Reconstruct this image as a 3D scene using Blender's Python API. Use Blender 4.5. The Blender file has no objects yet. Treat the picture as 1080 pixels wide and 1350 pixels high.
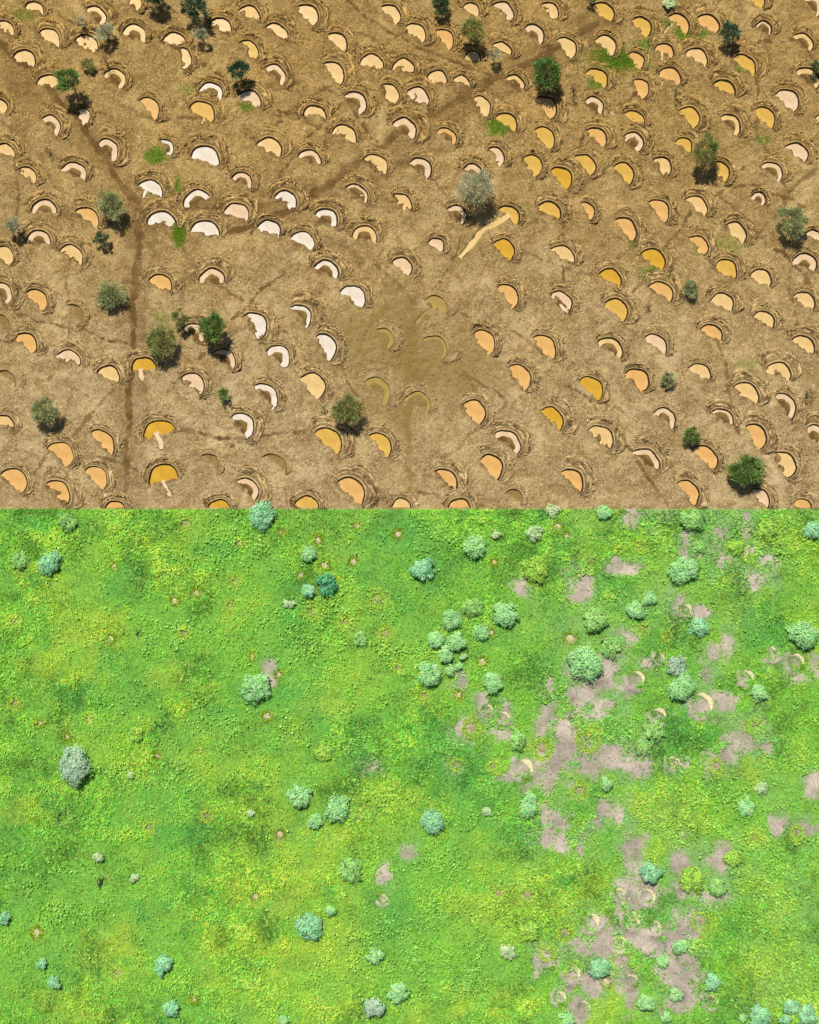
import bpy, math, random
import numpy as np
R = math.radians
rng = np.random.default_rng(7)
random.seed(7)
S = bpy.context.scene
COL = S.collection

# ------------------------------------------------------------------ camera, sky, sun, exposure
H, FOV, TILT = 175.0, R(42), R(3)
cam_d = bpy.data.cameras.new('drone_camera')
cam = bpy.data.objects.new('drone_camera', cam_d); COL.objects.link(cam)
cam.location = (0, -H * math.tan(TILT), H)
cam.rotation_euler = (TILT, 0, 0)
cam_d.sensor_fit = 'VERTICAL'; cam_d.angle = FOV
cam_d.clip_start = 1; cam_d.clip_end = 2000
S.camera = cam

SUN_EL, SUN_AZ = R(58), R(108)          # azimuth counter-clockwise from +X: sun stands up-screen, a little to the left
w = bpy.data.worlds.new('World'); S.world = w; w.use_nodes = True
nt = w.node_tree; bg = nt.nodes['Background']
sky = nt.nodes.new('ShaderNodeTexSky'); sky.sky_type = 'NISHITA'; sky.sun_disc = False
sky.sun_elevation = SUN_EL; sky.sun_rotation = R(90) - SUN_AZ
nt.links.new(sky.outputs[0], bg.inputs[0]); bg.inputs[1].default_value = 0.06
sun_d = bpy.data.lights.new('sun', 'SUN'); sun_d.energy = 5.0; sun_d.angle = R(0.5); sun_d.color = (1, 0.95, 0.87)
sun = bpy.data.objects.new('sun', sun_d); COL.objects.link(sun)
sun.rotation_euler = (0, R(90) - SUN_EL, SUN_AZ)
sun.location = (0, 0, 120)
S.view_settings.view_transform = 'Standard'; S.view_settings.look = 'None'
S.view_settings.exposure = 0.25; S.view_settings.gamma = 1; S.view_settings.use_curve_mapping = False

FPX = 675 / math.tan(FOV / 2)
CY, CZ = cam.location.y, H
ct, st = math.cos(TILT), math.sin(TILT)
def at(px, py, z=0.0):
    """photo pixel -> point on the level plane at height z"""
    a, b, c = px - 540, 675 - py, -FPX
    dy, dz = b * ct - c * st, b * st + c * ct
    k = (z - CZ) / dz
    return a * k, CY + dy * k
MPP = H / FPX                            # metres per photo pixel, near the middle
EDGE = at(540, 671)[1]                   # where bare land ends and meadow begins

# ------------------------------------------------------------------ noise and mesh helpers
_tab = rng.random((8, 256, 256))
def vn(x, y, wl, seed=0):
    t = _tab[seed % 8]; ox = seed * 37.31
    x = np.asarray(x) / wl + ox; y = np.asarray(y) / wl + ox * 1.7
    xi = np.floor(x).astype(int); yi = np.floor(y).astype(int)
    fx = x - xi; fy = y - yi
    fx = fx * fx * (3 - 2 * fx); fy = fy * fy * (3 - 2 * fy)
    a = t[yi & 255, xi & 255]; b = t[yi & 255, (xi + 1) & 255]
    c = t[(yi + 1) & 255, xi & 255]; d = t[(yi + 1) & 255, (xi + 1) & 255]
    return (a * (1 - fx) + b * fx) * (1 - fy) + (c * (1 - fx) + d * fx) * fy - 0.5
def fbm(x, y, wl, seed=0, n=4, gain=0.55):
    s = 0; a = 1.0
    for i in range(n):
        s = s + a * vn(x, y, wl, seed + i * 3); wl *= 0.5; a *= gain
    return s
def sm(a, b, x):
    t = np.clip((x - a) / (b - a), 0, 1); return t * t * (3 - 2 * t)

def mesh_np(name, V, F, mat, col=None, smooth=False, attr='Col'):
    """V (n,3), F (m,k) with k = 3 or 4, col (n,3) point colours"""
    V = np.ascontiguousarray(V, dtype=np.float32); F = np.ascontiguousarray(F, dtype=np.int32)
    me = bpy.data.meshes.new(name); k = F.shape[1]
    me.vertices.add(len(V)); me.vertices.foreach_set('co', V.ravel())
    me.loops.add(F.size); me.loops.foreach_set('vertex_index', F.ravel())
    me.polygons.add(len(F))
    me.polygons.foreach_set('loop_start', np.arange(0, F.size, k, dtype=np.int32))
    me.polygons.foreach_set('loop_total', np.full(len(F), k, dtype=np.int32))
    if smooth: me.polygons.foreach_set('use_smooth', np.ones(len(F), dtype=bool))
    if col is not None:
        a = me.color_attributes.new(attr, 'FLOAT_COLOR', 'POINT')
        c = np.ones((len(V), 4), dtype=np.float32); c[:, :3] = col
        a.data.foreach_set('color', c.ravel())
    me.update(calc_edges=True); me.materials.append(mat)
    return me
def link(name, me, parent=None, loc=None):
    o = bpy.data.objects.new(name, me); COL.objects.link(o)
    if parent is not None: o.parent = parent
    if loc is not None: o.location = loc
    return o
def tag(o, label=None, cat=None, group=None, kind=None):
    if label: o['label'] = label
    if cat: o['category'] = cat
    if group: o['group'] = group
    if kind: o['kind'] = kind
    return o
def grid_faces(nr, nc):
    i = np.arange(nr * nc).reshape(nr, nc)
    return np.stack([i[:-1, :-1], i[:-1, 1:], i[1:, 1:], i[1:, :-1]], -1).reshape(-1, 4)

# ------------------------------------------------------------------ materials
def new_mat(name):
    m = bpy.data.materials.new(name); m.use_nodes = True
    return m, m.node_tree, m.node_tree.nodes['Principled BSDF']
def mix(nt, fac, a, b):
    n = nt.nodes.new('ShaderNodeMix'); n.data_type = 'RGBA'
    for sock, v in ((n.inputs[0], fac), (n.inputs[6], a), (n.inputs[7], b)):
        if isinstance(v, bpy.types.NodeSocket): nt.links.new(v, sock)
        elif isinstance(v, (int, float)): sock.default_value = v
        else: sock.default_value = (*v, 1)
    return n.outputs[2]
def noise(nt, scale, detail=4, rough=0.6, coord='Object', dist=0):
    tc = nt.nodes.new('ShaderNodeTexCoord'); n = nt.nodes.new('ShaderNodeTexNoise')
    nt.links.new(tc.outputs[coord], n.inputs['Vector'])
    n.inputs['Scale'].default_value = scale; n.inputs['Detail'].default_value = detail
    n.inputs['Roughness'].default_value = rough; n.inputs['Distortion'].default_value = dist
    return n.outputs[0]
def ramp(nt, src, lo, hi):
    n = nt.nodes.new('ShaderNodeMapRange'); n.interpolation_type = 'SMOOTHSTEP'
    nt.links.new(src, n.inputs[0]); n.inputs[1].default_value = lo; n.inputs[2].default_value = hi
    return n.outputs[0]
def bump(nt, bs, src, strength, dist):
    b = nt.nodes.new('ShaderNodeBump'); b.inputs['Strength'].default_value = strength; b.inputs['Distance'].default_value = dist
    nt.links.new(src, b.inputs['Height']); nt.links.new(b.outputs[0], bs.inputs['Normal'])

def soil_colour(nt):
    big = ramp(nt, noise(nt, 0.035, 4), 0.40, 0.60)
    # the soil turns from ochre in the far rows to a greyer tan in the near ones
    g_ = nt.nodes.new('ShaderNodeNewGeometry'); sx = nt.nodes.new('ShaderNodeSeparateXYZ'); nt.links.new(g_.outputs['Position'], sx.inputs[0])
    grad = ramp(nt, sx.outputs[1], 62.0, 4.0)
    c = mix(nt, big, mix(nt, grad, (0.335, 0.205, 0.056), (0.385, 0.275, 0.122)), mix(nt, grad, (0.390, 0.265, 0.096), (0.440, 0.330, 0.168)))
    mid = ramp(nt, noise(nt, 0.45, 5, 0.65, dist=0.6), 0.38, 0.66)
    c = mix(nt, mid, c, mix(nt, grad, (0.225, 0.132, 0.033), (0.270, 0.178, 0.066)))
    fine = ramp(nt, noise(nt, 1.9, 5, 0.85, dist=2.2), 0.50, 0.62)
    c = mix(nt, fine, c, mix(nt, grad, (0.540, 0.410, 0.185), (0.580, 0.465, 0.260)))
    # squiggles: old rills and hoof marks, as thin contour lines of a warped noise
    for sc, wd in ((0.55, 0.016), (1.1, 0.026), (2.0, 0.036)):
        n = noise(nt, sc, 3, 0.7, dist=1.8)
        a = nt.nodes.new('ShaderNodeMath'); a.operation = 'SUBTRACT'; nt.links.new(n, a.inputs[0]); a.inputs[1].default_value = 0.5
        b = nt.nodes.new('ShaderNodeMath'); b.operation = 'ABSOLUTE'; nt.links.new(a.outputs[0], b.inputs[0])
        l = ramp(nt, b.outputs[0], wd, 0.0)
        g = ramp(nt, noise(nt, 0.16, 3), 0.36, 0.56)
        m = nt.nodes.new('ShaderNodeMath'); m.operation = 'MULTIPLY'; nt.links.new(l, m.inputs[0]); nt.links.new(g, m.inputs[1])
        m2 = nt.nodes.new('ShaderNodeMath'); m2.operation = 'MULTIPLY'; nt.links.new(m.outputs[0], m2.inputs[0]); m2.inputs[1].default_value = 0.9
        c = mix(nt, m2.outputs[0], c, (0.130, 0.073, 0.020))
    dk = ramp(nt, noise(nt, 1.6, 5, 0.9, dist=2.0), 0.53, 0.66)
    c = mix(nt, dk, c, (0.120, 0.066, 0.018))
    return c
def make_ground_mat():
    m, nt, bs = new_mat('dry_ochre_soil')
    c = soil_colour(nt)
    at_ = nt.nodes.new('ShaderNodeAttribute'); at_.attribute_name = 'Col'
    sp = nt.nodes.new('ShaderNodeSeparateColor'); nt.links.new(at_.outputs[0], sp.inputs[0])
    c = mix(nt, sp.outputs[0], c, (0.115, 0.062, 0.018))       # trodden paths, plus one stroke of the painted sun hotspot
    c = mix(nt, sp.outputs[2], c, (0.205, 0.138, 0.036))       # damp mud, plus the sun hotspot painted as olive tint
    c = mix(nt, sp.outputs[1], c, (0.095, 0.160, 0.010))       # thin grass
    nt.links.new(c, bs.inputs['Base Color']); bs.inputs['Roughness'].default_value = 0.95
    bs.inputs['Specular IOR Level'].default_value = 0.15
    bump(nt, bs, noise(nt, 3.6, 5, 0.8, dist=0.8), 1.0, 0.16)
    return m
M_ground = make_ground_mat()
def make_berm_mat():
    m, nt, bs = new_mat('dug_earth')
    c = soil_colour(nt)
    at_ = nt.nodes.new('ShaderNodeAttribute'); at_.attribute_name = 'Col'
    mu = nt.nodes.new('ShaderNodeMix'); mu.data_type = 'RGBA'; mu.blend_type = 'MULTIPLY'; mu.inputs[0].default_value = 1
    nt.links.new(c, mu.inputs[6]); nt.links.new(at_.outputs[0], mu.inputs[7])
    nt.links.new(mu.outputs[2], bs.inputs['Base Color']); bs.inputs['Roughness'].default_value = 0.95
    bs.inputs['Specular IOR Level'].default_value = 0.15
    bump(nt, bs, noise(nt, 6, 4, 0.75), 0.8, 0.08)
    return m
M_berm = make_berm_mat()
def make_plain(name, rgb, rough=0.9, var=0.25, sc=3.0, spec=0.2, b=0.0):
    m, nt, bs = new_mat(name)
    f = ramp(nt, noise(nt, sc, 4), 0.3, 0.7)
    c = mix(nt, f, tuple(v * (1 - var) for v in rgb), tuple(min(1, v * (1 + var)) for v in rgb))
    nt.links.new(c, bs.inputs['Base Color']); bs.inputs['Roughness'].default_value = rough
    bs.inputs['Specular IOR Level'].default_value = spec
    if b: bump(nt, bs, noise(nt, sc * 3, 4), b, 0.05)
    return m
M_wall = make_plain('wet_earth_painted_shade', (0.030, 0.015, 0.007), 0.85, 0.4, 4, 0.2, 0.6)  # wet soil with the shade of the inner wall painted into its colour
M_wall_pale = make_plain('moist_earth', (0.20, 0.13, 0.045), 0.9, 0.3, 4, 0.2, 0.5)
WATER = {'o': ('orange', (0.53, 0.315, 0.110)), 't': ('tan', (0.55, 0.385, 0.170)), 'y': ('yellow', (0.49, 0.310, 0.068)),
         'Y': ('golden', (0.46, 0.270, 0.028)), 'p': ('pinkish', (0.55, 0.405, 0.260)), 'w': ('white', (0.565, 0.505, 0.430)),
         'm': ('murky', (0.30, 0.215, 0.062))}
M_water = {}
for k, (n, rgb) in WATER.items():
    m, nt_, bs = new_mat(n.replace(' ', '_') + '_muddy_water')
    f = ramp(nt_, noise(nt_, 0.5, 3), 0.3, 0.7)
    c_ = mix(nt_, f, tuple(v * q for v, q in zip(rgb, (0.86, 0.82, 0.72))), tuple(min(0.97, v * 1.06) for v in rgb))
    c_ = mix(nt_, ramp(nt_, noise(nt_, 2.2, 4, 0.7, dist=1.0), 0.56, 0.74), c_, tuple(v * q for v, q in zip(rgb, (0.80, 0.72, 0.60))))
    nt_.links.new(c_, bs.inputs['Base Color'])
    bs.inputs['Roughness'].default_value = 0.14; bs.inputs['IOR'].default_value = 1.33
    M_water[k] = m
def leaf_mat(name, rough=0.6, trans=0.25):
    m, nt, bs = new_mat(name)
    at_ = nt.nodes.new('ShaderNodeAttribute'); at_.attribute_name = 'Col'
    nt.links.new(at_.outputs[0], bs.inputs['Base Color']); bs.inputs['Roughness'].default_value = rough
    bs.inputs['Specular IOR Level'].default_value = 0.08
    tr = nt.nodes.new('ShaderNodeBsdfTranslucent'); nt.links.new(at_.outputs[0], tr.inputs[0])
    ms = nt.nodes.new('ShaderNodeMixShader'); ms.inputs[0].default_value = trans
    out = nt.nodes['Material Output']
    nt.links.new(bs.outputs[0], ms.inputs[1]); nt.links.new(tr.outputs[0], ms.inputs[2]); nt.links.new(ms.outputs[0], out.inputs[0])
    return m
M_leaf = leaf_mat('leaves', 0.6, 0.42); M_grass = leaf_mat('grass_blades', 0.7, 0.38)
M_bark = make_plain('grey_bark', (0.15, 0.11, 0.08), 0.9, 0.3, 6, 0.1, 0.5)
M_twig = make_plain('dead_twigs', (0.10, 0.07, 0.055), 0.9, 0.3, 6, 0.1, 0.5)
def make_meadow_mat():
    m, nt, bs = new_mat('meadow_turf')
    at_ = nt.nodes.new('ShaderNodeAttribute'); at_.attribute_name = 'Col'
    f = ramp(nt, noise(nt, 2.5, 5, 0.7), 0.3, 0.7)
    mu = nt.nodes.new('ShaderNodeMix'); mu.data_type = 'RGBA'; mu.blend_type = 'MULTIPLY'; mu.inputs[0].default_value = 1
    nt.links.new(at_.outputs[0], mu.inputs[6]); nt.links.new(mix(nt, f, (0.75, 0.8, 0.7), (1.2, 1.15, 1.25)), mu.inputs[7])
    nt.links.new(mu.outputs[2], bs.inputs['Base Color']); bs.inputs['Roughness'].default_value = 0.95
    bs.inputs['Specular IOR Level'].default_value = 0.1
    bump(nt, bs, noise(nt, 5, 4, 0.7), 0.7, 0.08)
    return m
M_meadow = make_meadow_mat()

# ------------------------------------------------------------------ half-moon bunds on the bare land
# per tile: photo origin, then chord ends of each pool (left tip, right tip) in 5.4x enlarged pixels,
# fill: F full, R ragged, C crescent, T thin crescent, D dry; then the water colour
BUND_TILES = """
0 0|185 55 305 90 R t;-25 180 90 250 R t;290 235 420 315 F t;620 65 735 165 C t;880 235 1030 285 C t;535 290 690 360 R t;105 405 240 460 F t;280 580 425 615 F t;755 520 875 615 C t;-50 730 35 795 F t;560 785 610 875 F p;310 845 405 960 C p;900 -20 975 75 R y
180 0|205 280 340 315 F t;325 350 350 475 F t;530 170 665 220 R t;740 75 870 150 R y;735 305 845 415 R y;930 485 1040 590 C p;445 645 605 690 C w;735 680 875 750 F p;40 715 140 835 F o;390 765 530 855 F y
360 0|-37 195 95 285 R t;190 50 290 170 F t;405 250 505 365 F t;375 455 480 595 F t;525 680 630 795 C p;220 825 375 830 R t;630 445 780 475 F t;860 480 1000 515 R t;785 50 885 155 F t;955 195 1060 295 F t;780 610 850 745 R t;865 885 1000 975 C p
540 0|385 55 485 110 F t;190 225 295 335 F o;610 40 720 150 R p;945 40 1045 130 R t;830 205 930 305 C p;605 320 710 395 R t;400 405 500 425 F t;130 560 255 590 R t;315 575 425 610 R t;700 560 805 625 C t;-17 665 125 750 R p;465 705 550 820 F t;625 835 750 925 F y;920 700 1010 835 F o
720 0|340 45 460 145 F y;630 140 720 250 F y;885 120 1000 235 F o;90 285 180 405 F t;365 280 470 390 F t;590 390 670 480 F o;785 345 895 390 F o;295 515 415 610 F y;815 530 945 590 F o;625 580 695 695 F o;290 715 395 805 C p;565 815 690 895 F y;955 790 1060 905 F y
880 0|215 150 350 220 F o;135 385 275 455 F t;560 -30 675 45 F y;640 185 735 220 T p;985 -20 1075 105 C p;905 250 1015 360 C t;485 415 615 520 F y;340 600 470 670 F y;930 515 1060 615 C t;780 670 905 780 F p;630 785 745 905 F y;395 835 500 950 C t;1060 840 1150 900 F t
0 160|-30 200 100 245 F t;135 350 245 430 R t;450 335 600 410 C p;720 150 810 275 C p;235 635 395 645 C p;555 640 690 735 F o;205 840 350 870 C p
180 160|175 140 240 235 C w;400 250 575 305 F w;865 160 1020 235 F t;690 400 810 465 C p;25 455 175 530 F w;345 605 505 535 C w;90 730 270 735 R w;400 770 580 800 F w;635 640 785 690 F p;870 750 1010 805 F w
360 160|435 70 580 140 R t;190 245 335 295 C p;650 270 795 365 R t;535 470 660 570 T p;20 540 155 610 R w;860 535 970 628 R t;305 660 440 745 C w;145 820 275 900 F w;570 810 730 845 C t
540 160|210 65 315 160 C o;20 285 130 390 C p;570 200 655 300 R p;895 70 1005 185 F y;820 260 905 380 F y;390 345 500 400 C p;275 625 380 725 C p;655 620 765 715 F y;925 605 1060 695 F y;605 870 720 980 F Y;150 850 230 915 F p
720 160|300 70 410 170 F o;565 105 665 205 C p;935 140 1025 215 F y;215 260 320 375 F y;495 320 595 440 F y;770 275 860 385 R t;45 345 150 475 F Y;270 585 315 690 F o;750 575 850 710 F o;515 705 615 840 F o
880 160|340 300 410 425 F y;860 175 980 275 F p;680 315 800 410 C p;145 560 270 655 F t;610 530 685 585 C p;430 745 540 855 F t;1000 795 1090 840 F p;170 825 265 945 F o
0 330|-40 10 75 90 F t;440 0 570 100 R t;-40 240 45 375 C p;200 305 300 420 F o;490 395 560 515 D t;110 620 235 725 R o;415 745 555 825 R p;705 870 840 930 F t;-30 470 40 610 D t;-30 880 100 960 D t
180 330|95 215 240 280 F o;455 215 615 215 C p;770 470 880 625 R w;345 555 460 650 C p;570 730 680 840 C p;330 910 450 1025 R p;-20 850 130 835 F Y
360 330|300 120 455 195 C w;490 290 635 395 F w;140 405 250 530 C w;-40 720 95 825 C w;320 615 405 775 F w;750 560 830 690 C m;860 85 970 160 F p;205 905 325 1055 F t
540 330|130 345 255 445 F m;110 625 240 765 T m;640 265 740 400 F o;460 600 575 725 F o;895 630 1015 765 F o;715 840 825 980 F o
720 330|50 -5 185 95 R t;390 170 525 240 F Y;690 30 820 135 F Y;745 250 885 355 F o;45 310 155 430 R p;425 380 555 495 F y;385 655 525 755 C t;715 625 845 725 F p;580 875 695 990 F o
880 330|345 115 480 190 F y;600 180 725 245 F t;905 75 1045 135 C p;315 350 460 420 F t;915 325 1030 410 F t;620 465 750 550 F t;245 560 380 635 F o;900 640 1035 720 F t;155 845 295 915 F t;710 850 865 915 R t
0 500|-40 290 85 355 R t;345 490 490 610 F o;670 385 795 520 F o;20 675 160 795 F o;345 750 465 885 R o;615 650 740 770 F o;755 915 880 935 F o
180 500|65 405 265 350 F Y;100 740 290 690 F Y;865 50 980 190 C w;690 265 790 415 C w;465 550 570 660 D t;735 720 845 845 C p;910 550 1050 665 D t;520 915 660 935 F Y
360 500|670 10 805 175 C m;310 385 455 520 F y;695 405 820 540 F y;465 740 625 880 F o;165 890 310 935 F y;855 905 975 935 F t
540 500|-30 140 135 230 T m;385 180 500 320 F o;630 390 765 515 C p;510 570 625 705 F o;185 665 315 785 R o;960 220 1072 355 F Y;690 810 790 890 D t;285 915 420 935 F o
720 500|250 10 365 140 F Y;310 365 440 490 R t;640 520 785 640 C p;785 235 900 340 C p;140 660 240 795 F o
880 500|485 60 630 165 F t;790 115 880 275 C p;315 245 455 320 T p;565 340 665 490 F o;200 490 330 630 F o;80 745 200 885 F o;770 530 860 695 R t;1000 350 1085 480 C p;625 790 700 910 F p;905 885 1020 935 F o
"""
# narrow channels that drain out of a pool: (photo px polyline, width px)
CHANNELS = [([(673, 283), (640, 302), (622, 322), (606, 340)], 7.0), ([(205, 570), (211, 580), (213, 592)], 5.0),
            ([(215, 633), (219, 645), (225, 654)], 3.2), ([(890, 32), (882, 38), (877, 44)], 3.0), ([(872, 68), (871, 80)], 3.2),
            ([(874, 106), (868, 118)], 2.4), ([(571, 402), (558, 414), (549, 427)], 2.6), ([(185, 486), (188, 502)], 4.5),
            ([(267, 154), (265, 163)], 2.6), ([(194, 246), (190, 262)], 3.2)]
class Bund:
    def wob(self, th): return self.w[2] * (np.sin(2 * th + self.w[0]) + 0.6 * np.sin(5 * th + self.w[1]))
BUNDS = []
for ln in BUND_TILES.strip().splitlines():
    o, items = ln.split('|'); ox, oy = map(float, o.split())
    for it in items.split(';'):
        p = it.split(); v = [float(q) / 5.4 for q in p[:4]]
        b = Bund(); b.fill, b.col = p[4], p[5]
        b.p = (ox + (v[0] + v[2]) / 2, oy + (v[1] + v[3]) / 2)
        L = np.array(at(ox + v[0], oy + v[1])); Rr = np.array(at(ox + v[2], oy + v[3]))
        d = Rr - L; b.a = np.linalg.norm(d) / 2 * 1.04; d = d / np.linalg.norm(d)
        b.d = d; b.n = np.array((-d[1], d[0])); b.mid = (L + Rr) / 2
        b.s = b.a * random.uniform(0.72, 1.0)
        b.rho = (b.a ** 2 + b.s ** 2) / (2 * b.s)
        b.c = b.mid + b.n * (b.s - b.rho)               # circle centre
        b.alpha = math.asin(min(1, b.a / b.rho))
        b.w = (random.uniform(0, 6), random.uniform(0, 6), random.uniform(0.02, 0.06) * b.rho)
        b.seed = len(BUNDS) + 11
        b.qc = {'C': random.uniform(0.40, 0.55), 'T': 0.22}.get(b.fill, 9) * b.s
        BUNDS.append(b)

ZW = -0.10
GX = np.concatenate([np.arange(-240, -60, 6.0), np.arange(-60, 60.01, 0.13), np.arange(66, 241, 6.0)])
GY = np.concatenate([[EDGE], np.arange(EDGE + 0.07, EDGE + 76, 0.13), np.arange(EDGE + 80, 261, 6.0)])
X, Y = np.meshgrid(GX, GY)
micro = fbm(X, Y, 1.1, 1, 3, 0.6)
ridg = 1 - np.abs(fbm(X, Y, 1.6, 5, 3, 0.6)) * 3
Z = 0.09 * micro + 0.07 * ridg * (vn(X, Y, 9, 2) + 0.7) + 0.07 * vn(X, Y, 0.33, 4) - 0.05
Z += 0.16 * fbm(X, Y, 16, 3, 2)
path = np.zeros_like(X); damp_hotspot = np.zeros_like(X); green = np.zeros_like(X)
Zoff = 0.16 * fbm(X, Y, 16, 3, 2)
def gz(x, y): return float(0.16 * fbm(x, y, 16, 3, 2))

def poly_dist(pts, mg=3.0):
    """distance of every ground point near a polyline; yields (slice, dist)"""
    P = np.array([at(*p) for p in pts])
    x0, y0 = P.min(0) - mg; x1, y1 = P.max(0) + mg
    i0, i1 = np.searchsorted(GX, (x0, x1)); j0, j1 = np.searchsorted(GY, (y0, y1))
    if i1 <= i0 or j1 <= j0: return None
    sl = (slice(j0, j1), slice(i0, i1)); xx = X[sl]; yy = Y[sl]
    wx = xx + 0.8 * vn(xx, yy, 2.6, 1); wy = yy + 0.8 * vn(xx, yy, 2.6, 2)
    D = np.full(xx.shape, 1e9)
    for a, b in zip(P[:-1], P[1:]):
        ab = b - a; t = np.clip(((wx - a[0]) * ab[0] + (wy - a[1]) * ab[1]) / (ab @ ab), 0, 1)
        D = np.minimum(D, np.hypot(wx - a[0] - t * ab[0], wy - a[1] - t * ab[1]))
    return sl, D
PATHS = [([(-15, 45), (50, 100), (110, 165), (150, 225), (185, 272)], 10, .95), ([(785, 30), (720, 75), (660, 100), (600, 135), (560, 155), (480, 205), (430, 245), (370, 285), (300, 305)], 11, .95),
         ([(185, 272), (178, 400), (172, 520), (165, 675)], 8, .9), ([(205, 300), (190, 400), (185, 480), (192, 545)], 7, .45),
         ([(440, -10), (500, 35), (560, 65), (640, 95), (700, 125), (760, 140)], 3, .8), ([(0, 410), (60, 425), (110, 435), (170, 455)], 2.5, .9),
         ([(355, 148), (430, 170), (480, 160)], 2.5, .7), ([(870, 238), (960, 247), (1000, 245), (1040, 262), (1062, 272)], 3, .8),
         ([(1090, 210), (1050, 245), (1020, 290), (990, 320)], 4, .6), ([(720, 132), (800, 112), (900, 112), (1000, 72), (1090, 35)], 2.5, .5),
         ([(570, 468), (640, 510), (690, 540)], 2, .7), ([(950, 262), (985, 285), (1010, 320)], 2.5, .7), ([(150, 515), (110, 562), (60, 600), (30, 650)], 4, .55),
         ([(300, 590), (330, 575), (350, 552)], 2, .8), ([(380, 330), (460, 260), (520, 215), (600, 190)], 8, .45), ([(0, 300), (60, 290), (120, 285), (180, 280)], 6, .4),
         ([(240, 300), (250, 350), (240, 400)], 8, .4), ([(410, 310), (450, 320), (480, 345)], 10, .4), ([(0, 160), (60, 215), (100, 300)], 4, .4), ([(540, 330), (600, 300), (620, 345)], 6, .3),
         ([(330, 0), (345, 30), (370, 50)], 3, .5), ([(300, 440), (330, 430), (360, 400)], 7, .4), ([(560, 620), (640, 560), (690, 520)], 3, .5), ([(980, 590), (1030, 560), (1080, 545)], 3, .5)]
PATHS += [([(180, 290), (420, 258), (600, 142), (800, 30)], 42, .34), ([(0, 80), (150, 205)], 50, .28), ([(178, 280), (172, 680)], 40, .30), ([(540, 400), (536, 480), (548, 500)], 26, .25)]  # last stroke deepens the painted sun-hotspot patch
for i in range(46):                                  # faint single-file trails
    x0, y0 = (random.uniform(0, 520), random.uniform(0, 660)) if i < 28 else (random.uniform(450, 1080), random.uniform(0, 660))
    a = random.choice((0.5, -0.55, 1.4, 0.15)) + random.uniform(-0.3, 0.3); pl = [(x0, y0)]
    for _ in range(random.randint(2, 5)):
        a += random.uniform(-0.3, 0.3); pl.append((pl[-1][0] + 45 * math.cos(a), pl[-1][1] + 45 * math.sin(a)))
    PATHS.append((pl, random.uniform(1.8, 4), random.uniform(.45, .9)))
for pts, wpx, s_ in PATHS:
    r_ = poly_dist(pts, 3 + wpx * MPP)
    if r_ is None: continue
    sl, D = r_; wv = wpx * MPP / 2
    k = min(1, s_ * 1.15) * (1 - sm(wv * 0.7, wv * 1.3, D + 0.5 * vn(X[sl], Y[sl], 0.6, 3) + 0.3 * vn(X[sl], Y[sl], 0.3, 5))) * (0.85 + 0.7 * vn(X[sl], Y[sl], 1.2, 6))
    path[sl] = np.maximum(path[sl], np.clip(k, 0, 1)); Z[sl] -= 0.05 * np.clip(k, 0, 1)
for pts, wpx, s_ in [([(545, 385), (540, 480), (536, 560), (540, 640), (528, 680)], 11, .95), ([(520, 440), (545, 485), (590, 475)], 110, .72), ([(470, 440), (540, 500), (520, 520)], 80, .6), ([(610, 340), (640, 305), (670, 285)], 12, .4)]:  # two broad strokes paint the sun hotspot as olive tint; thin ones are wet
    sl, D = poly_dist(pts, wpx * MPP + 3); wv = wpx * MPP / 2
    damp_hotspot[sl] = np.maximum(damp_hotspot[sl], s_ * (1 - sm(wv * 0.2, wv * 1.7, D + 1.2 * fbm(X[sl], Y[sl], 4, 5, 3))))
GREENS = [(812, 78, 32, 18, 1), (905, 42, 22, 11, .9), (857, 58, 14, 8, .8), (788, 108, 15, 10, .6), (655, 166, 17, 12, .9), (326, 140, 13, 9, .8), (208, 206, 14, 11, .9), (236, 306, 8, 17, 1),
          (234, 244, 4, 12, .8), (200, 250, 7, 9, .7), (32, 20, 16, 7, .4), (865, 362, 24, 10, .45), (1008, 185, 12, 7, .5), (838, 322, 10, 6, .6), (975, 92, 9, 7, .6), (245, 118, 9, 9, .3), (855, 185, 12, 6, .3), (985, 480, 14, 8, .3), (215, 420, 12, 10, .3), (950, 325, 30, 14, .35), (880, 30, 20, 5, .5)]
for px, py, rx, ry, s_ in GREENS:
    x, y = at(px, py); rx *= MPP; ry *= MPP
    i0, i1 = np.searchsorted(GX, (x - rx * 2, x + rx * 2)); j0, j1 = np.searchsorted(GY, (y - ry * 2, y + ry * 2))
    sl = (slice(j0, j1), slice(i0, i1)); xx = X[sl]; yy = Y[sl]
    e = np.hypot((xx - x) / rx, (yy - y) / ry) + 0.9 * fbm(xx, yy, 1.6, 4, 3)
    green[sl] = np.maximum(green[sl], s_ * (1 - sm(0.6, 1.25, e)))
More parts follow.
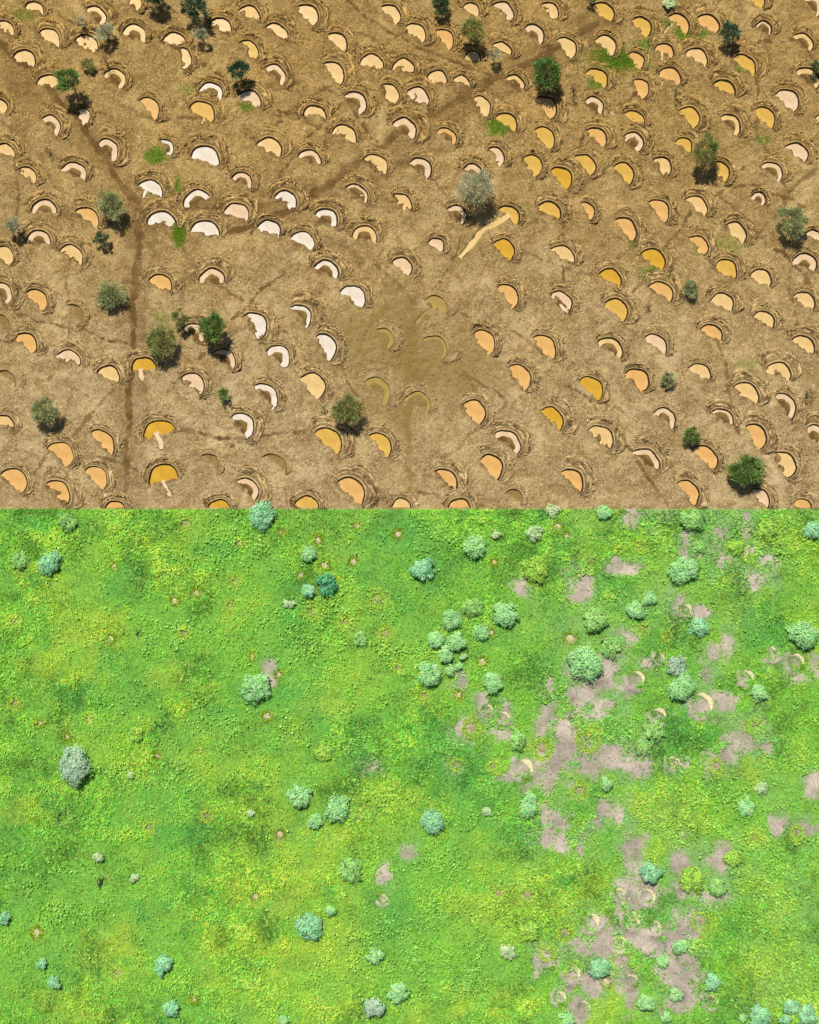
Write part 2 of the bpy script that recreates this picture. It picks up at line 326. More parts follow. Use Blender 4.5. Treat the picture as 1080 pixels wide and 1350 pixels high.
# carve each pit
for b in BUNDS:
    rr = b.rho + b.a
    i0, i1 = np.searchsorted(GX, (b.c[0] - rr, b.c[0] + rr)); j0, j1 = np.searchsorted(GY, (b.c[1] - rr, b.c[1] + rr))
    if j1 <= j0: continue
    sl = (slice(j0, j1), slice(i0, i1)); xx = X[sl]; yy = Y[sl]
    dx = xx - b.c[0]; dy = yy - b.c[1]; tth = np.arctan2(dy, dx) - math.atan2(b.n[1], b.n[0]); tth = (tth + math.pi) % (2 * math.pi) - math.pi; r = np.hypot(dx, dy) - b.wob(tth)
    cc = (xx - b.mid[0]) * b.n[0] + (yy - b.mid[1]) * b.n[1]; q = b.rho - r
    b.z = gz(*b.mid)
    nz = fbm(xx, yy, 0.55, b.seed, 2)
    if b.fill == 'R': f1 = -0.34 + 0.26 * (1 - sm(-0.15, 0.75 * b.s, cc)) + 0.27 * nz
    elif b.fill == 'D': f1 = -0.17 + 0.03 * nz
    else: f1 = -0.32 + 0.07 * nz
    f2 = -0.30 + 0.24 * sm(0.35, 1.15, q / b.qc) + 0.07 * nz if b.qc < 5 else f1
    h = np.maximum(f1, f2)
    out = 1 - sm(-0.32 + 0.55 * nz, 0.02 + 0.55 * nz, cc)     # rise to the open side
    h = h * (1 - out)
    inside = (r < b.rho + 0.16) & (cc > -0.6)
    Z[sl] = np.where(inside, b.z + h + 0.3 * (Z[sl] - Zoff[sl]) * out, Z[sl])
    if b.fill != 'D' and b.col != 'm':
        sh = np.where(inside, 1 - sm(0.02, 0.075, np.abs(Z[sl] - b.z - ZW - 0.03)), 0); path[sl] = np.maximum(path[sl], sh)
    dm = np.where(r < b.rho + 0.2, 1 - sm(-0.5, -0.05, -cc), 0) * (0.75 if b.fill != 'D' else 0.85)
    damp_hotspot[sl] = np.maximum(damp_hotspot[sl], np.clip(dm + 0.3 * nz * (dm > 0), 0, 1))
# channels
def smooth_line(pts, n=6):
    P = np.array(pts, float); out = []
    for i in range(len(P) - 1):
        for t in np.linspace(0, 1, n, endpoint=False): out.append(P[i] * (1 - t) + P[i + 1] * t)
    out.append(P[-1]); return np.array(out)
for pts, wpx in CHANNELS:
    sl, D = poly_dist(pts); wv = wpx * MPP / 2
    k = 1 - sm(wv * 0.7, wv * 1.25, D)
    Z[sl] = np.where(k > 0, np.minimum(Z[sl], Zoff[sl] + 0.02 - 0.30 * k), Z[sl])
edge_fade = sm(0, 0.5, Y - EDGE)
Z = Z * edge_fade
V = np.stack([X, Y, Z], -1).reshape(-1, 3)
cols = np.stack([path, green, damp_hotspot], -1).reshape(-1, 3)
ground = link('bare_ground', mesh_np('bare_ground', V, grid_faces(len(GY), len(GX)), M_ground, cols, True))
tag(ground, 'dry ochre bare soil crossed by darker footpaths', None, None, 'structure')
def ground_h(x, y):
    i = min(max(np.searchsorted(GX, x) - 1, 0), len(GX) - 2); j = min(max(np.searchsorted(GY, y) - 1, 0), len(GY) - 2)
    return float(Z[j, i])

def clods(n, pts_fn, r0, r1):
    """small faceted lumps: octahedra with jitter"""
    base = np.array([(1, 0, 0), (-1, 0, 0), (0, 1, 0), (0, -1, 0), (0, 0, 1), (0, 0, -1)], float)
    tri = np.array([(0, 2, 4), (2, 1, 4), (1, 3, 4), (3, 0, 4), (2, 0, 5), (1, 2, 5), (3, 1, 5), (0, 3, 5)])
    P = pts_fn(n); s = rng.uniform(r0, r1, (n, 1, 1)) * rng.uniform(0.6, 1.3, (n, 6, 1))
    V = P[:, None, :] + base[None] * s * np.array((1, 1, 0.8))
    F = tri[None] + (np.arange(n) * 6)[:, None, None]
    return V.reshape(-1, 3), F.reshape(-1, 3)
def build_bund(b):
    z0 = b.z if hasattr(b, 'z') else 0.0
    e = bpy.data.objects.new('half_moon_bund', None); COL.objects.link(e)
    e.location = (b.mid[0], b.mid[1], z0); e.empty_display_size = 0.5
    b.obj = e
    base = math.atan2(b.n[1], b.n[0]); cx, cy = b.c - b.mid
    murky = b.col == 'm' or b.fill == 'D'; ylo = EDGE + 0.02 - b.mid[1]     # nothing dug past the meadow's edge
    # water
    if b.fill != 'D':
        th = np.linspace(-b.alpha - 0.12, b.alpha + 0.12, 29)
        ra = b.rho + 0.06 + b.wob(th); arc = np.stack([cx + ra * np.cos(base + th), cy + ra * np.sin(base + th)], -1)
        low = -b.n * 0.42; tail = np.array([arc[-1] + low, arc[0] + low])
        ring = np.concatenate([arc, tail]); n = len(ring)
        Vw = np.zeros((n + 1, 3)); Vw[1:, :2] = ring; Vw[0, :2] = ring.mean(0); Vw[:, 2] = ZW
        Vw[:, 1] = np.maximum(Vw[:, 1], ylo)
        Fw = np.array([(0, 1 + i, 1 + (i + 1) % n) for i in range(n)])
        link('water', mesh_np('water', Vw, Fw, M_water[b.col]), e)
    # pit wall: steep wet face along the arc, its shade painted in near-black
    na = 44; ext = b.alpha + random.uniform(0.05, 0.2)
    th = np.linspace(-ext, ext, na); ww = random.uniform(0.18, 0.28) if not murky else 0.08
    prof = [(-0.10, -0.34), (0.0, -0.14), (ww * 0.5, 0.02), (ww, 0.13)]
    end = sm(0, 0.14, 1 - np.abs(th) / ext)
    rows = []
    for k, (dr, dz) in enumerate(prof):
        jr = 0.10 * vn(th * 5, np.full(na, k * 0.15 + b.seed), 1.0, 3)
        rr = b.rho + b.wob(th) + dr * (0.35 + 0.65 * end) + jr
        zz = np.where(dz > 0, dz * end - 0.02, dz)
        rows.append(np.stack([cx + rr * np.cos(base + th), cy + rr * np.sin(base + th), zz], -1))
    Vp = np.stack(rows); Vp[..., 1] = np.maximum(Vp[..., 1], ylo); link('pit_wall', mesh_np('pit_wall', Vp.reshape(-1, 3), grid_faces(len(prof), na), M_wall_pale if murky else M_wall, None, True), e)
    # berm: thin pale lip, low terrace, broken lumpy outer ridge
    W = b.a * random.uniform(0.45, 1.05) + 0.1
    na = 64; ext2 = ext + random.uniform(0.0, 0.18); th = np.linspace(-ext2, ext2, na); end = sm(0, 0.35, 1 - np.abs(th) / ext2)
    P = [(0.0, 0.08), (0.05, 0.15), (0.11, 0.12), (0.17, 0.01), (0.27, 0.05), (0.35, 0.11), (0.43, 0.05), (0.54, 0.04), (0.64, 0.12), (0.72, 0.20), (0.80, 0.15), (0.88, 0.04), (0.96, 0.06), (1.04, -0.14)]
    hs = random.choice((0.3, 0.6, 0.8, 1.0, 1.2, 1.4)) * (0.5 if murky else 1); xx = th * b.rho
    brk = np.clip(0.75 + 1.6 * vn(xx, np.full(na, b.seed * 2.3), 1.3, 4), 0.0, 1.4)     # where the ridge has slumped
    rows, crow = [], []
    for k, (t, dz) in enumerate(P):
        nl = fbm(xx, np.full(na, t * W * 1.6 + b.seed * 5), 0.40, k + b.seed, 2)
        wob = 0.24 * vn(xx, np.full(na, b.seed * 3.0), 1.0, 2) * min(1, t * 2)
        rr = b.rho + b.wob(th) + ww * 0.9 + t * W * (0.35 + 0.65 * end) * (1 + wob * 2) + 0.14 * nl * (t > 0.2)
        rough = 0.03 + 0.10 * sm(0.2, 0.35, t) + 0.36 * sm(0.5, 0.7, t) * (1 - sm(0.9, 1.0, t))
        zz = dz * hs * (0.1 + 0.9 * end) * (brk if t > 0.2 else 1) + nl * rough * (0.2 + 0.8 * end)
        if k == len(P) - 1: zz = np.full(na, -0.18)
        rows.append(np.stack([cx + rr * np.cos(base + th), cy + rr * np.sin(base + th), zz], -1))
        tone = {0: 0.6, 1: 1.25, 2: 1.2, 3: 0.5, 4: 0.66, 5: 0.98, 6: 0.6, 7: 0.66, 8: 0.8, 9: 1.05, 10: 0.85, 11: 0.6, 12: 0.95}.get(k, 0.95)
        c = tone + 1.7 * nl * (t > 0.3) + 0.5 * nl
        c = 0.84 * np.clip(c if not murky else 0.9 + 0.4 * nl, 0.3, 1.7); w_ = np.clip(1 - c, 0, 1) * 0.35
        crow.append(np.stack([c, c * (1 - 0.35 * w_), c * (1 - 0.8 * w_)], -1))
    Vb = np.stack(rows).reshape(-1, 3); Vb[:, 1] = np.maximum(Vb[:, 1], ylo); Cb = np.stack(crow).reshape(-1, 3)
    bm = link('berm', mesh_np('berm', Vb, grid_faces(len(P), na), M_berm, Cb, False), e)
    nk = int(random.uniform(45, 110) * (0.5 if murky else 1))
    def pf(n):
        t = rng.normal(0.75, 0.22, n); a = rng.uniform(-ext2 * 0.92, ext2 * 0.92, n); r = b.rho + ww + np.clip(t, 0.3, 1.3) * W * (0.35 + 0.65 * sm(0, 0.3, 1 - np.abs(a) / ext2))
        zz = np.interp(t, [p[0] for p in P], [p[1] for p in P]) * hs * sm(0, 0.22, 1 - np.abs(a) / ext2) + 0.02
        return np.stack([cx + r * np.cos(base + a), cy + r * np.sin(base + a), np.maximum(zz, 0)], -1)
    Vc, Fc = clods(nk, pf, 0.06, 0.15); Vc[:, 1] = np.maximum(Vc[:, 1], ylo); tone = np.repeat(rng.uniform(0.45, 1.9, nk), 6)
    co = link('clods', mesh_np('clods', Vc, Fc, M_berm, np.stack([tone] * 3, -1)), bm); co['kind'] = 'stuff'
for b in BUNDS: build_bund(b)
# loose clods strewn over the open soil
n = 42000
cxy = np.stack([rng.uniform(-57, 57, n), rng.uniform(EDGE + 0.3, EDGE + 73, n)], -1)
dn = fbm(cxy[:, 0], cxy[:, 1], 5, 2, 3); near = np.zeros(n)
for b in BUNDS:
    q = np.hypot(cxy[:, 0] - b.c[0], cxy[:, 1] - b.c[1]) / b.rho
    near = np.maximum(near, np.where((q > 1.1), 1 - sm(1.5, 2.3, q), -9 * (q < 1.1)))
    near = np.where(q < 1.1, -9, near)
cxy = cxy[rng.random(n) < 0.30 + 0.9 * dn + 0.45 * near]
gi = np.clip(np.searchsorted(GX, cxy[:, 0]) - 1, 0, len(GX) - 2); gj = np.clip(np.searchsorted(GY, cxy[:, 1]) - 1, 0, len(GY) - 2)
Pc = np.concatenate([cxy, Z[gj, gi][:, None] + 0.02], 1)
Vc, Fc = clods(len(Pc), lambda k: Pc, 0.04, 0.11); tone = np.repeat(rng.uniform(0.4, 1.7, len(Pc)), 6)
tag(link('loose_clods', mesh_np('loose_clods', Vc, Fc, M_berm, np.stack([tone] * 3, -1))), 'loose clods of earth strewn over the bare soil', 'clods', None, 'stuff')
# channels of water, each a part of the nearest bund
for pts, wpx in CHANNELS:
    P = smooth_line([at(*p) for p in pts]); b = min(BUNDS, key=lambda q: np.hypot(*(q.c - P[0])))
    t = np.gradient(P, axis=0); t /= np.linalg.norm(t, axis=1)[:, None]; nrm = np.stack([-t[:, 1], t[:, 0]], -1)
    wv = (wpx * MPP * 0.5 * np.linspace(1.25, 0.6, len(P)) + 0.10) * (1 + 0.9 * vn(np.arange(len(P)) * 0.6, np.full(len(P), len(P) * 1.7 + wpx), 1.0, 3))
    wv = wv[:, None]
    z = np.array([b.z + ZW + 0.004] * len(P))
    A = np.concatenate([P + nrm * wv, z[:, None]], 1); B = np.concatenate([P - nrm * wv, z[:, None]], 1)
    Vv = np.stack([A, B]).reshape(-1, 3) - np.array((b.mid[0], b.mid[1], b.z))
    link('channel', mesh_np('channel', Vv, grid_faces(2, len(P)), M_water['p' if b.col == 'Y' else 't' if b.col in 'oyt' else b.col]), b.obj)

# ------------------------------------------------------------------ the green meadow
BARE = [(790, 1000, 60, 15), (715, 1022, 34, 10), (748, 985, 13, 30), (778, 920, 22, 26), (838, 1175, 20, 34), (900, 1290, 20, 30), (790, 1250, 30, 12), (935, 930, 30, 10), (850, 1230, 20, 20), (780, 905, 34, 22), (785, 940, 30, 10), (752, 965, 7, 32), (735, 1008, 46, 20), (768, 1000, 26, 22), (815, 1003, 28, 14), (846, 1012, 13, 17), (690, 1016, 13, 9), (746, 1033, 12, 10), (716, 955, 6, 16),
        (930, 927, 26, 14), (955, 922, 16, 7), (1003, 962, 9, 22), (985, 979, 18, 10), (933, 1014, 7, 13), (962, 1003, 8, 11), (1050, 893, 14, 8), (1076, 1030, 13, 17), (1027, 1093, 9, 11), (1062, 1093, 15, 7),
        (848, 679, 20, 8), (985, 690, 5, 22), (946, 718, 9, 22), (904, 719, 6, 11), (820, 747, 18, 6), (768, 772, 15, 18), (1016, 738, 8, 7), (735, 1080, 20, 12), (792, 1073, 13, 11), (800, 930, 14, 10), (725, 1105, 20, 12),
        (766, 1120, 5, 18), (832, 1112, 12, 12), (832, 1165, 14, 22), (812, 1190, 8, 12), (900, 1148, 7, 24), (948, 1135, 7, 22), (940, 1182, 22, 7), (838, 1232, 24, 13), (788, 1218, 9, 12), (712, 1262, 6, 13),
        (748, 1292, 9, 16), (800, 1243, 9, 18), (785, 1300, 19, 10), (828, 1290, 9, 24), (896, 1266, 22, 38), (910, 1315, 16, 12), (915, 1220, 10, 18), (760, 1325, 7, 17), (488, 1012, 9, 8), (470, 1078, 10, 9), (352, 882, 7, 12),
        (540, 1120, 7, 6), (640, 935, 10, 16), (608, 905, 6, 12), (612, 962, 8, 14), (660, 968, 12, 7), (690, 770, 7, 6), (940, 865, 14, 14), (935, 890, 8, 18), (958, 850, 5, 14), (827, 838, 9, 7), (890, 800, 7, 12), (924, 808, 6, 5),
        (860, 875, 14, 6), (805, 880, 12, 10), (830, 905, 10, 10), (1035, 875, 8, 6), (810, 1075, 6, 6), (600, 1010, 5, 8), (890, 1010, 14, 8), (505, 1150, 6, 8), (1000, 765, 14, 8), (1078, 880, 8, 8), (665, 940, 6, 9)]
YELLOW = [(320, 800, 50, 16, -30), (240, 880, 60, 18, -25), (190, 760, 45, 14, -20), (60, 880, 50, 20, 10), (120, 830, 50, 14, -20), (330, 1170, 60, 26, 15), (140, 1250, 60, 28, 25), (350, 1250, 70, 26, 0), (30, 1070, 50, 26, 0), (250, 930, 70, 16, -25),
          (706, 750, 26, 22, 0), (560, 930, 30, 18, 0), (1000, 1170, 50, 34, 20), (1000, 1010, 40, 30, 0), (960, 1110, 50, 22, 0), (850, 1060, 40, 18, 10), (420, 930, 40, 16, 0), (610, 1190, 50, 20, 0), (650, 1320, 60, 22, 0), (380, 720, 50, 18, 20), (60, 1320, 60, 20, 0)]
DEEP = [(470, 760, 40, 26, 0), (60, 760, 34, 14, 20), (320, 1010, 40, 26, 60), (300, 940, 30, 14, 0), (470, 990, 22, 30, 0), (600, 1010, 60, 40, 0), (560, 960, 30, 20, 0), (720, 760, 20, 12, 0), (800, 770, 50, 26, 0), (690, 1100, 40, 20, 0), (150, 870, 40, 20, 0), (110, 910, 30, 24, 0),
        (640, 840, 30, 16, 0), (900, 970, 50, 24, 0), (970, 690, 40, 20, 0), (500, 1190, 26, 12, 0), (1000, 830, 40, 30, 0), (730, 1160, 40, 20, 0), (860, 1210, 60, 40, 0), (200, 1200, 40, 14, 0), (230, 1100, 40, 24, 0), (40, 690, 40, 10, 0), (290, 720, 36, 14, 0)]
MX = np.concatenate([np.arange(-240, -60, 6.0), np.arange(-60, 60.01, 0.3), np.arange(66, 241, 6.0)])
MY = np.concatenate([np.arange(-250, EDGE - 76, 6.0), np.arange(EDGE - 74, EDGE - 0.1, 0.3), [EDGE - 0.002]])
def ell_field(x, y, L, warp=0.5, soft=(0.55, 1.2), seed=2):
    out = np.zeros(np.shape(x)); nz = fbm(x, y, 1.8, seed, 3) * warp * 2
    for e in L:
        cx, cy = at(e[0], e[1]); rx, ry = e[2] * MPP, e[3] * MPP; a = R(-e[4]) if len(e) > 4 else 0.0
        m = (np.abs(x - cx) < 2 * max(rx, ry)) & (np.abs(y - cy) < 2 * max(rx, ry))
        if not m.any(): continue
        dx, dy = x[m] - cx, y[m] - cy; u = dx * math.cos(a) + dy * math.sin(a); v = -dx * math.sin(a) + dy * math.cos(a)
        out[m] = np.maximum(out[m], 1 - sm(soft[0], soft[1], np.hypot(u / rx, v / ry) + nz[m]))
    return out
# bare hollows of old bunds showing through the grass: px, py, r px, kind (b bare tan, r grassy ring, d dark hollow, c pale crescent)
HOLLOWS = [(150, 745, 5, 'b'), (20, 818, 6, 'b'), (146, 842, 6, 'b'), (185, 836, 5, 'd'), (259, 781, 6, 'b'), (242, 834, 7, 'r'), (230, 792, 6, 'b'), (317, 716, 6, 'b'), (371, 701, 5, 'b'), (419, 712, 6, 'b'), (428, 745, 6, 'b'), (396, 757, 6, 'b'), (471, 693, 6, 'b'), (525, 704, 6, 'b'), (466, 740, 6, 'b'),
           (303, 799, 7, 'r'), (310, 765, 7, 'r'), (498, 790, 12, 'r'), (411, 806, 11, 'r'), (457, 820, 9, 'r'), (508, 836, 10, 'r'), (367, 889, 5, 'b'), (525, 880, 7, 'r'), (332, 865, 5, 'b'), (244, 690, 9, 'r'), (19, 927, 8, 'r'), (117, 947, 5, 'b'), (52, 953, 5, 'b'), (88, 971, 5, 'b'), (83, 1078, 7, 'd'), (137, 1166, 8, 'd'), (352, 944, 6, 'b'), (369, 1100, 6, 'b'), (337, 1181, 6, 'b'), (505, 1185, 5, 'c'), (48, 1230, 7, 'b'), (155, 1283, 9, 'r'), (255, 1318, 5, 'b'), (207, 996, 5, 'b'), (262, 990, 6, 'r'), (272, 1075, 8, 'r'), (197, 1090, 8, 'r'),
           (652, 741, 5, 'b'), (648, 834, 5, 'b'), (636, 872, 6, 'b'), (752, 842, 8, 'b'), (735, 694, 7, 'b'), (747, 706, 5, 'b'), (560, 917, 8, 'r'), (604, 916, 6, 'b'), (644, 935, 5, 'c'), (665, 945, 6, 'c'), (622, 960, 12, 'r'), (715, 987, 14, 'r'), (650, 1010, 8, 'r'), (602, 1008, 8, 'r'), (776, 975, 15, 'r'), (765, 1043, 10, 'r'), (695, 1180, 12, 'r'), (658, 1178, 10, 'r'),
           (905, 803, 6, 'c'), (870, 868, 6, 'c'), (1019, 860, 8, 'c'), (1050, 872, 9, 'c'), (985, 893, 8, 'c'), (869, 943, 8, 'c'), (889, 1005, 7, 'c'), (757, 950, 5, 'c'), (839, 895, 9, 'c'), (926, 928, 12, 'c'), (993, 955, 9, 'r'), (944, 1010, 9, 'r'), (817, 1178, 6, 'c'), (855, 1182, 8, 'c'), (834, 1212, 9, 'c'), (863, 1222, 7, 'c'), (816, 1243, 8, 'c'), (833, 1292, 7, 'c'), (755, 1282, 9, 'c'), (738, 1315, 7, 'c'), (770, 1328, 7, 'c'), (799, 1295, 7, 'b'), (938, 1320, 7, 'c'), (722, 1255, 11, 'r'), (745, 1230, 11, 'r'), (926, 1215, 14, 'r'), (995, 1105, 10, 'r'), (1050, 1098, 9, 'r'), (690, 1012, 11, 'c'), (880, 838, 7, 'r'), (780, 1215, 9, 'c'), (844, 720, 8, 'r'), (848, 828, 7, 'r')]
BANK = {h[:2]: random.uniform(3.2, 4.9) for h in HOLLOWS}
def meadow_fields(x, y):
    bare = ell_field(x, y, [(e[0], e[1], e[2] * 1.32 + 3, e[3] * 1.32 + 3) for e in BARE], 0.75, (0.3, 1.15), 3)
    bare = bare * np.clip(1.15 + 0.9 * fbm(x, y, 1.2, 6, 3), 0.3, 1)
    thin = np.clip(0.75 * ell_field(x, y, [(e[0], e[1], e[2] * 1.5 + 7, e[3] * 1.5 + 7) for e in BARE], 0.7, (0.25, 1.15), 4) + 0.9 * fbm(x, y, 8, 4, 4) * sm(5, 25, x), 0, 0.85)
    yel = np.clip(ell_field(x, y, YELLOW, 0.7, (0.2, 1.3), 5) * 0.9 + 1.3 * fbm(x, y, 11, 6, 5, 0.65) + 0.10 + 0.16 * (1 - sm(-15, 15, x)), 0, 1)
    deep = np.clip(ell_field(x, y, DEEP, 0.6, (0.3, 1.3), 7) * 0.9 + 1.3 * fbm(x, y, 7, 1, 5, 0.65) - 0.02, 0, 1)
    for px, py, rp, k in HOLLOWS:
        cx, cy = at(px, py); r = rp * MPP; d = np.hypot(x - cx, y - cy); m = d < r * 2.6
        if not m.any(): continue
        if k in 'bc': bare[m] = np.maximum(bare[m], 0.75 * (1 - sm(0.5, 1.3, d[m] / r + 0.9 * vn(x[m], y[m], 0.6, 2))))
        if k == 'c':                               # low worn bank round the outer side
            ang = (np.arctan2(y[m] - cy, x[m] - cx) - BANK[(px, py)] + math.pi) % (2 * math.pi) - math.pi
            q = d[m] / r + 0.7 * vn(x[m], y[m], 0.9, 5)
            bare[m] = np.maximum(bare[m], 0.95 * sm(1.15, 1.4, q) * (1 - sm(1.8, 2.15, q)) * (1 - sm(0.9, 1.5, np.abs(ang))))
        if k in 'br': yel[m] = np.maximum(yel[m], 0.9 * (1 - sm(1.0, 2.0, d[m] / r)))
        if k == 'r': bare[m] = np.maximum(bare[m], 0.45 * (1 - sm(0.2, 0.8, d[m] / r)))
    return bare, yel * (1 - 0.6 * thin), deep * (1 - 0.6 * thin), thin
C_MID, C_YEL, C_DEEP, C_BARE = map(np.array, ((0.205, 0.455, 0.062), (0.325, 0.505, 0.060), (0.115, 0.365, 0.070), (0.39, 0.335, 0.270)))
C_THIN = np.array((0.235, 0.410, 0.140))
def veg_colour(yel, deep, thin=None):
    c = C_MID[None] * (1 - yel[:, None]) + C_YEL[None] * yel[:, None]
    c = c * (1 - deep[:, None] * 0.85) + C_DEEP[None] * deep[:, None] * 0.85
    return c if thin is None else c * (1 - thin[:, None]) + C_THIN[None] * thin[:, None]
def mottle(x, y):
    m = fbm(x, y, 2.8, 2, 4, 0.62)
    return 1.1 * m
X2, Y2 = np.meshgrid(MX, MY); x2 = X2.ravel(); y2 = Y2.ravel()
bare2, yel2, deep2, thin2 = meadow_fields(x2, y2)
z2 = (0.16 * fbm(x2, y2, 12, 3, 2) + 0.30 * fbm(x2, y2, 2.2, 2, 3)) * (1 - 0.7 * bare2)
for px, py, rp, k in HOLLOWS:
    cx, cy = at(px, py); r = rp * MPP; d = np.hypot(x2 - cx, y2 - cy)
    z2 += -0.22 * (1 - sm(0.5, 1.2, d / r))
    if k == 'c':
        ang = (np.arctan2(y2 - cy, x2 - cx) - BANK[(px, py)] + math.pi) % (2 * math.pi) - math.pi
        z2 += 0.30 * sm(1.0, 1.5, d / r) * (1 - sm(1.7, 2.2, d / r)) * (1 - sm(0.9, 1.5, np.abs(ang)))
z2 *= sm(0, 0.6, EDGE - y2)
c2 = veg_colour(yel2, deep2, thin2) * 0.75 * (1 - bare2[:, None]) + C_BARE[None] * (0.85 + 0.5 * fbm(x2, y2, 2, 5, 3))[:, None] * bare2[:, None]
meadow = link('meadow_ground', mesh_np('meadow_ground', np.stack([x2, y2, z2], -1), grid_faces(len(MY), len(MX)), M_meadow, c2, True))
tag(meadow, 'green meadow turf with grey bare soil patches', None, None, 'structure')
Z2 = z2.reshape(X2.shape)
def meadow_h(x, y):
    i = np.clip(np.searchsorted(MX, x) - 1, 0, len(MX) - 2); j = np.clip(np.searchsorted(MY, y) - 1, 0, len(MY) - 2)
    fx = (x - MX[i]) / (MX[i + 1] - MX[i]); fy = (y - MY[j]) / (MY[j + 1] - MY[j])
    return (Z2[j, i] * (1 - fx) + Z2[j, i + 1] * fx) * (1 - fy) + (Z2[j + 1, i] * (1 - fx) + Z2[j + 1, i + 1] * fx) * fy

def blades(P, C, ln, wd, el0, el1, quad=False):
    """leaf-sized faces growing out of points P; triangles, or kite-shaped quads"""
    n = len(P); az = rng.uniform(0, 2 * math.pi, n); el = rng.uniform(el0, el1, n)
    d = np.stack([np.cos(az) * np.cos(el), np.sin(az) * np.cos(el), np.sin(el)], -1)
    s = np.stack([-np.sin(az), np.cos(az), rng.uniform(-0.5, 0.5, n)], -1)
    ln = np.broadcast_to(ln, (n,))[:, None]; wd = np.broadcast_to(wd, (n,))[:, None]
    if quad:
        V = np.stack([P, P + d * ln * 0.55 + s * wd * 0.5, P + d * ln, P + d * ln * 0.55 - s * wd * 0.5], 1)
        return V.reshape(-1, 3), np.arange(4 * n).reshape(n, 4), np.repeat(C, 4, 0)
    V = np.stack([P + s * wd * 0.5, P - s * wd * 0.5, P + d * ln], 1)
    return V.reshape(-1, 3), np.arange(3 * n).reshape(n, 3), np.repeat(C, 3, 0)

# grass carpet
N = 420000
gx = rng.uniform(-57, 57, N); gy = rng.uniform(EDGE - 71.5, EDGE - 0.05, N)
b_, y_, d_, t_ = meadow_fields(gx, gy)
keep = rng.random(N) > np.maximum(b_ * 0.97, t_ * 0.45)
gx, gy, y_, d_, t_ = gx[keep], gy[keep], y_[keep], d_[keep], t_[keep]
mt_ = mottle(gx, gy)
P = np.stack([gx, gy, meadow_h(gx, gy) - 0.01 + np.clip(mt_ * 0.5, 0, 0.4)], -1)
C = veg_colour(np.clip(y_ + 0.5 * mt_, 0, 1), np.clip(d_ * 0.8 - 0.3 * mt_, 0, 1), t_ * 0.8) * np.clip(1.06 + 0.8 * mt_, 0.68, 1.7)[:, None] * rng.uniform(0.6, 1.5, (len(gx), 1)) * (1 + 0.25 * rng.normal(0, 1, (len(gx), 3)) * np.array((1, 0.3, 1)))
C = np.clip(C, 0.004, 0.8)
bsz = np.clip(1.0 + 1.3 * fbm(gx, gy, 7, 3, 3), 0.75, 1.5)
Vg, Fg, Cg = blades(P, C, rng.uniform(0.16, 0.42, len(gx)) * bsz, rng.uniform(0.08, 0.19, len(gx)) * bsz, R(5), R(50))
tag(link('meadow_grass', mesh_np('meadow_grass', Vg, Fg, M_grass, Cg)), 'dense bright green grass covering the meadow', 'grass', None, 'stuff')
# broad-leaved weeds in patches
WEEDS = [(410, 815, 70, 40), (540, 1240, 70, 60), (950, 1110, 90, 46), (310, 710, 46, 34), (220, 840, 40, 30), (160, 1020, 36, 20), (560, 1130, 60, 20), (440, 960, 60, 30), (960, 1050, 60, 26), (90, 1200, 40, 24), (340, 1320, 60, 30), (480, 1260, 50, 40), (1000, 730, 60, 40), (1020, 1180, 60, 40), (900, 1090, 50, 24), (300, 950, 20, 40), (600, 700, 60, 20), (520, 860, 40, 20), (220, 1020, 40, 30), (660, 1200, 60, 40), (180, 690, 40, 20), (610, 1080, 40, 16), (720, 900, 20, 20), (590, 1300, 50, 30), (850, 700, 40, 20), (1040, 1280, 40, 60), (700, 950, 30, 16), (30, 1150, 30, 40), (510, 1050, 30, 30)]
N = 130000
gx = rng.uniform(-57, 57, N); gy = rng.uniform(EDGE - 71.5, EDGE - 0.3, N)
wf = ell_field(gx, gy, WEEDS, 0.8, (0.2, 1.4), 6); clump = fbm(gx, gy, 1.3, 5, 3)
b_, y_, d_, t_ = meadow_fields(gx, gy)
keep = (rng.random(N) < (0.16 + 0.84 * wf) * sm(-0.05, 0.25, clump + 0.25 * wf)) & (b_ < 0.3) & (rng.random(N) > t_)
gx, gy, y_, d_ = gx[keep], gy[keep], y_[keep], d_[keep]
P = np.stack([gx, gy, meadow_h(gx, gy) + rng.uniform(0.08, 0.42, len(gx))], -1)
C = veg_colour(np.clip(y_ + 0.15, 0, 1), d_ * 0.6) * rng.uniform(0.8, 1.45, (len(gx), 1)) * 1.1 + rng.random((len(gx), 1)) ** 3 * np.array((0.20, 0.26, 0.14))
Vg, Fg, Cg = blades(P, np.clip(C, 0.005, 0.85), rng.uniform(0.2, 0.42, len(gx)), rng.uniform(0.16, 0.3, len(gx)), R(-10), R(40), True)
tag(link('leafy_weeds', mesh_np('leafy_weeds', Vg, Fg, M_leaf, Cg)), 'patches of pale broad-leaved weeds among the grass', 'weeds', None, 'stuff')
# sparse grass on the bare land
N = 60000
gp = []
for px, py, rx, ry, s_ in GREENS:
    cx, cy = at(px, py); n = int(rx * ry * (6.5 if s_ > .95 else 3) * s_)
    gp.append(np.stack([cx + rng.normal(0, 0.7, n) * rx * MPP, cy + rng.normal(0, 0.7, n) * ry * MPP], -1))
gp = np.concatenate(gp); gzv = np.array([ground_h(*p) for p in gp]); ok = gzv > -0.12
gp, gzv = gp[ok], gzv[ok]
C = np.array((0.155, 0.255, 0.020))[None] * rng.uniform(0.5, 1.5, (len(gp), 1))
Vg, Fg, Cg = blades(np.concatenate([gp, gzv[:, None]], 1), C, rng.uniform(0.12, 0.3, len(gp)), rng.uniform(0.05, 0.1, len(gp)), R(15), R(70))
tag(link('sparse_grass', mesh_np('sparse_grass', Vg, Fg, M_grass, Cg)), 'thin green grass growing in patches beside the pools', 'grass', None, 'stuff')

